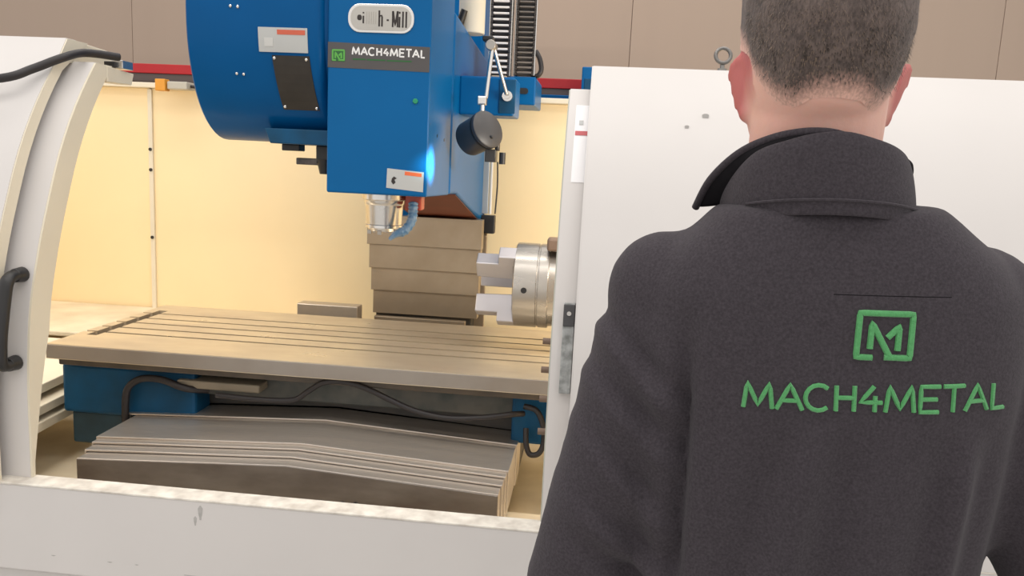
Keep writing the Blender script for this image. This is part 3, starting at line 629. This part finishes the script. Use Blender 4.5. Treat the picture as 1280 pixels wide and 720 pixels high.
# hair: close cropped shell fading out at the nape, plus short strands
def interp(z):
    for h0, h1 in zip(HEAD, HEAD[1:]):
        if z <= h1[0]:
            t = (z-h0[0])/(h1[0]-h0[0]); return [h0[i]+(h1[i]-h0[i])*t for i in range(4)]
    return list(HEAD[-1])
def hairline(a):   # a: 0 at the back, pi at the front
    d = abs(a); K = [(0, 1.694), (.30, 1.692), (.56, 1.683), (.80, 1.688), (1.2, 1.714), (1.4, 1.738), (1.75, 1.75), (2.4, 1.82), (3.2, 1.835)]
    for (d0, z0), (d1, z1) in zip(K, K[1:]):
        if d <= d1: return z0+(z1-z0)*(d-d0)/(d1-d0)
def hpt(a, z, g):
    h = interp(z); rx, y0, y1 = h[1]+g, h[2]-g, h[3]+g
    c, s_ = math.sin(a), -math.cos(a); e = 2/2.25
    return Vector((HC+rx*math.copysign(abs(c)**e, c), (y0+y1)/2+(y1-y0)/2*math.copysign(abs(s_)**e, s_), z))
hm = MB(); NA, NZ = 96, 34; grid = []
for i in range(NA):
    a = -PI+2*PI*i/NA; zl = hairline(a); colv = []
    for j in range(NZ+1):
        t = j/NZ; z = zl+(1.879-zl)*(1-(1-t)**1.5); g = .0006+.0042*min(1, max(0, (z-zl)/.055))
        q = hpt(a, min(z, 1.8785), g); q.z += g*max(0, (z-1.80)/.08)
        q += (q-Vector((HC, .87, 1.75))).normalized()*.0016*noise.noise(q*90); colv.append(hm.v(q))
    grid.append(colv)
for i in range(NA):
    for j in range(NZ): hm.face((grid[i][j], grid[(i+1) % NA][j], grid[(i+1) % NA][j+1], grid[i][j+1]))
hm.face([grid[i][NZ] for i in range(NA)])
hairm = bpy.data.materials.new('cropped_hair'); hairm.use_nodes = True
nt = hairm.node_tree; L = nt.links.new; bs = nt.nodes['Principled BSDF']; bs.inputs['Roughness'].default_value = .7; bs.inputs['Sheen Weight'].default_value = .1
tc = nt.nodes.new('ShaderNodeTexCoord'); mpn = nt.nodes.new('ShaderNodeMapping'); mpn.inputs['Scale'].default_value = (1, 1, .45); L(tc.outputs['Object'], mpn.inputs[0])
n1 = nt.nodes.new('ShaderNodeTexNoise'); n1.inputs['Scale'].default_value = 420; n1.inputs['Detail'].default_value = 3; L(mpn.outputs[0], n1.inputs[0])
n2 = nt.nodes.new('ShaderNodeTexNoise'); n2.inputs['Scale'].default_value = 34; n2.inputs['Detail'].default_value = 4; L(tc.outputs['Object'], n2.inputs[0])
ad = nt.nodes.new('ShaderNodeMath'); ad.operation = 'MULTIPLY_ADD'; ad.inputs[1].default_value = .5; L(n1.outputs[0], ad.inputs[0])
h2 = nt.nodes.new('ShaderNodeMath'); h2.operation = 'MULTIPLY'; h2.inputs[1].default_value = .5; L(n2.outputs[0], h2.inputs[0]); L(h2.outputs[0], ad.inputs[2])
mr = nt.nodes.new('ShaderNodeMapRange'); mr.inputs[1].default_value = .36; mr.inputs[2].default_value = .62; L(ad.outputs[0], mr.inputs[0])
mx = nt.nodes.new('ShaderNodeMix'); mx.data_type = 'RGBA'; mx.inputs[6].default_value = (.050, .035, .031, 1); mx.inputs[7].default_value = (.150, .110, .096, 1); L(mr.outputs[0], mx.inputs[0])
at = nt.nodes.new('ShaderNodeAttribute'); at.attribute_name = 'fade'
fm = nt.nodes.new('ShaderNodeMath'); fm.operation = 'MULTIPLY_ADD'; fm.inputs[1].default_value = .8; L(n1.outputs[0], fm.inputs[0])
sb = nt.nodes.new('ShaderNodeMath'); sb.operation = 'SUBTRACT'; sb.inputs[1].default_value = .4; L(at.outputs['Fac'], sb.inputs[0]); L(sb.outputs[0], fm.inputs[2])
fr2 = nt.nodes.new('ShaderNodeMapRange'); fr2.inputs[1].default_value = .1; fr2.inputs[2].default_value = .75; L(fm.outputs[0], fr2.inputs[0])
mx2 = nt.nodes.new('ShaderNodeMix'); mx2.data_type = 'RGBA'; mx2.inputs[6].default_value = (.76, .455, .37, 1); L(mx.outputs[2], mx2.inputs[7]); L(fr2.outputs[0], mx2.inputs[0]); L(mx2.outputs[2], bs.inputs['Base Color'])
bpn = nt.nodes.new('ShaderNodeBump'); bpn.inputs['Strength'].default_value = .7; bpn.inputs['Distance'].default_value = .002; L(n1.outputs[0], bpn.inputs['Height']); L(bpn.outputs[0], bs.inputs['Normal'])
hme = hm.mesh('hair')
at_ = hme.attributes.new('fade', 'FLOAT', 'POINT')
for v in hme.vertices:
    a = math.atan2((v.co.x-HC)/.08, -(v.co.y-.873)/.10); at_.data[v.index].value = min(1, max(0, (v.co.z-hairline(a)+.004)/.036))
ho = link('hair', hme, hairm, person, True)
rs = random.Random(3); sm = MB(); sidx = []
for i in range(9000):
    a = rs.uniform(-1.45, 1.45); zl = hairline(a); z = zl+.012+(1.872-zl-.012)*rs.random()**.9
    if rs.random() > min(1, (z-zl)/.05): continue
    q = hpt(a, z, .0035); nn = (q-Vector((HC, .873, 1.75))).normalized()
    d = (nn*.55+Vector((rs.uniform(-.25, .25), rs.uniform(-.2, .2), -.75 if z < 1.84 else -.2))).normalized()
    ln = rs.uniform(.003, .0065); sd_ = d.cross(nn).normalized()*.00045
    sm.face((sm.v(q-sd_), sm.v(q+sd_), sm.v(q+d*ln)))
    sidx.append(0 if rs.random() < .6 else 1)
sme = bpy.data.meshes.new('hair_strands'); sm.bm.to_mesh(sme); sm.bm.free()
so_ = link('hair_strands', sme, [hair_dk, hair_lt], ho); so_['kind'] = 'stuff'
for p_, k in zip(sme.polygons, sidx): p_.material_index = k

# fleece jacket
j = MB()
TOR = [(.925, .250, .185, .785, 1.015), (.94, .250, .190, .780, 1.02), (1.05, .250, .183, .778, 1.01), (1.2, .250, .192, .772, 1.012), (1.32, .252, .206, .763, 1.02), (1.40, .251, .212, .761, 1.02), (1.46, .249, .205, .763, 1.01), (1.505, .247, .196, .766, .998), (1.54, .245, .170, .771, .985), (1.566, .242, .138, .776, .97), (1.592, .238, .108, .782, .955)]
j.rings([sring(xc, (y0+y1)/2, rx, (y1-y0)/2, z, 56, 2.5, .03 if z > 1.3 else 0) for z, xc, rx, y0, y1 in TOR])
JA = [.070, .068, .065, .062, .060, .055, .048, .042]
LJ = [(.090, .888, 1.486), (.072, .885, 1.405), (.050, .882, 1.32), (.026, .880, 1.23), (.003, .880, 1.138)]+LA[5:7]+[(.140, 1.092, 1.049)]
j.tube([(.150, .885, 1.50)]+LJ, [.066]+JA, 28)
j.tube([(.345, .885, 1.505)]+RA[:-1]+[(.390, 1.09, 1.05)], [.066]+JA, 28)
j.ball((.090, .888, 1.486), .071, seg=24, rg=14); j.ball((.403, .888, 1.486), .071, seg=24, rg=14)
jme = remesh(j, .0065, 14, .55)
def g(d, s_): return math.exp(-(d/s_)**2)
jme.update()
nv = [v.normal.copy() for v in jme.vertices]
for v, nn in zip(jme.vertices, nv):
    x, y, z = v.co; d = 0
    d += .0035*noise.noise(Vector((x*7, y*7, z*4)))+.0015*noise.noise(Vector((x*22, y*22, z*12)))
    if y < .86:
        # soft hanging folds on the back below the lettering
        lo = min(1, max(0, (1.39-z)/.06))
        d += lo*(.009*g(x-(.225-.10*(1.39-z)), .015)-.008*g(x-(.258-.06*(1.39-z)), .020)+.010*g(x-(.372-.06*(1.39-z)), .013)-.008*g(x-(.345-.02*(1.39-z)), .02)-.006*g(x-(.40-.05*(1.39-z)), .015)-.007*g(x-(.19-.12*(1.39-z)), .018))
        # creases running from the armpits
        cxl = .098-.02*(z-1.40)
        d -= .020*g(x-cxl, .010)*min(1, max(0, (z-1.15)/.06))*min(1, max(0, (1.49-z)/.10))
        d -= min(1, max(0, (z-1.17)/.06))*min(1, max(0, (1.47-z)/.08))*.004*g(x-(.435+.03*(z-1.3)), .012)
    if x < .10 and z > 1.1:   # drag lines on the sleeve
        for k, (z0, sl_) in enumerate(((1.42, .9), (1.36, .8), (1.29, .9), (1.22, .7), (1.17, .5))):
            u = z-z0-(x-.04)*-sl_
            d += .009*g(u, .013)*g(x-.06, .05)-.007*g(u-.022, .013)*g(x-.06, .05)
    if z < .97: d -= .0
    v.co += nn*d
jk = link('fleece_jacket', jme, fleece, person, True)
bvh = BVHTree.FromPolygons([v.co+W[jk.name] for v in jme.vertices], [p_.vertices[:] for p_ in jme.polygons])
def onback(x, z, lift=.0005):
    h = bvh.ray_cast(Vector((x, .3, z)), Vector((0, 1, 0)))
    if h[0] is None: return Vector((x, .80, z)), Vector((0, -1, 0))
    return h[0]+h[1]*lift, h[1]
def backfn(u, v): return onback(u, v)
TB = ((.1535, 1.388), (.400, 1.404))
word('MACH4METAL', lambda u, v: onback(.1545+u-v*.0012, 1.3965+u*.055+v*.0245), thread, jk, .247, .0045, .0020, .2, .10, 'embroidered_letter')
strokes(LOGO, lambda u, v: onback(.2530+u*.0485, 1.4545+u*.001+v*.042), .0060, .0024, .06, 8).build('embroidered_emblem', thread, jk, True)
strokes([[(.228, 1.512), (.26, 1.513), (.30, 1.514), (.336, 1.515)]], lambda u, v: onback(u, v, -.0004), .0014, .0006, .005).build('yoke_seam', lining, jk, True)
def onfront(x, z):
    h = bvh.ray_cast(Vector((x, 1.6, z)), Vector((0, -1, 0)))
    return (h[0]+h[1]*.0005, h[1]) if h[0] is not None else (Vector((x, 1.01, z)), Vector((0, 1, 0)))
strokes([[(.246, .95), (.246, 1.50)]], onfront, .009, .003, .02).build('zip', lining, jk, True)
# collar
rim = [(.215, 1.005, 1.545), (.17, .985, 1.553), (.145, .945, 1.57), (.136, .90, 1.59), (.141, .862, 1.618), (.154, .825, 1.640), (.178, .795, 1.651), (.200, .783, 1.6575), (.228, .780, 1.660), (.258, .788, 1.655), (.285, .808, 1.649), (.306, .838, 1.640), (.317, .875, 1.622), (.312, .94, 1.59), (.28, .985, 1.57), (.232, 1.005, 1.545)]
R_ = smoothpath(rim, 5); n = len(R_); cm = MB(); rows = []
for i, q in enumerate(R_):
    a = math.atan2(q.y-.875, q.x-.238)
    t = i/(n-1); back = max(0, -math.sin(a))
    bs_ = Vector((.233+.090*math.cos(a), .872+.096*math.sin(a), 1.573+.022*back)); bs_.z -= .03*max(0, math.sin(a))
    outn = Vector((math.cos(a), math.sin(a), 0))
    md = bs_.lerp(q, .55)+outn*.004; lw = bs_+outn*.006-Vector((0, 0, .014))
    inr = q-outn*.010-Vector((0, 0, .003)); inm = md-outn*.012; inb = bs_-outn*.008
    rows.append([lw, bs_+outn*.003, bs_.lerp(q, .3)+outn*.004, md, bs_.lerp(q, .85)+outn*.003, q+Vector((0, 0, .001)), q-outn*.005+Vector((0, 0, .0045)), inr, inm, inb])
cm.rings(rows)
cme = cm.mesh('collar'); co = link('collar', cme, fleece, jk, True)
sb_ = co.modifiers.new('sub', 'SUBSURF'); sb_.levels = 2; sb_.render_levels = 2
# left front of the collar splayed outwards, its dark inside showing
A_ = smoothpath([(.112, .915, 1.580), (.122, .885, 1.612), (.143, .850, 1.640), (.168, .822, 1.655), (.194, .800, 1.6615), (.218, .789, 1.6615), (.232, .786, 1.660)], 6)
B_ = smoothpath([(.139, .893, 1.586), (.142, .862, 1.612), (.155, .828, 1.636), (.178, .800, 1.648), (.202, .787, 1.655), (.222, .784, 1.6575), (.2325, .785, 1.659)], 6)
fl = MB(); fr_ = []
for pa, pb in zip(A_, B_):
    m_ = pa.lerp(pb, .5); u = Vector((.1, .75, -.2)).normalized()*.007
    fr_.append([pb, m_-u*.25, pa-u*.1, pa+u*.5, m_+u*1.1, pb+u])
fl.rings(fr_); fo = fl.build('collar_flap', lining, co, True); ms = fo.modifiers.new('sub', 'SUBSURF'); ms.levels = 2; ms.render_levels = 2
MB().tube(A_, [.0042]*(len(A_)-8)+[.0040, .0036, .0032, .0028, .0023, .0018, .0012, .0006], 10).build('collar_binding', fleece, co, True)
MB().tube(smoothpath([(.300, .836, 1.640), (.312, .852, 1.634), (.3185, .872, 1.622), (.3165, .895, 1.608)], 5), [.001]+[.0042]*14+[.002], 10).build('collar_binding', lining, co, True)
strokes([[(math.degrees(a), 0) for a in [math.radians(-150+120*i/24) for i in range(25)]]], lambda u, v: (Vector((.233+.0965*math.cos(math.radians(u)), .872+.1025*math.sin(math.radians(u)), 1.580+.020*max(0, -math.sin(math.radians(u))))), Vector((math.cos(math.radians(u)), math.sin(math.radians(u)), 0))),   .003, .0016, 5).build('collar_seam', fleece, co, True)
# trousers and shoes
tr = MB()
tr.rings([sring(.25, .895, rx, ry, z, 32, 2.4) for z, rx, ry in ((.80, .165, .105), (.90, .172, .112), (1.0, .168, .108))])
for s_, x in ((-1, .165), (1, .335)):
    tr.tube([(x, .895, .90), (x, .895, .75), (x+s_*.005, .89, .50), (x+s_*.005, .90, .30), (x+s_*.005, .905, .06)], [.100, .090, .074, .068, .064], 24)
link('trousers', remesh(tr, .009, 6), trouser, person, True)
for s_, x in ((-1, .165), (1, .335)):
    sh = MB(); xx = x+s_*.008
    sh.rings([sring(xx+s_*d*.02, .93, .046*k, .145*k2, z, 28, 2.6) for d, k, k2, z in ((0, 1, 1, .0), (0, 1.03, 1.01, .02), (0, 1.0, .98, .045), (0, .9, .88, .07))])
    sh.rings([sring(xx, .885, .045, .06, z, 24, 2.3) for z in (.05, .09, .12)])
    link('shoe', remesh(sh, .007, 5), black, person, True)
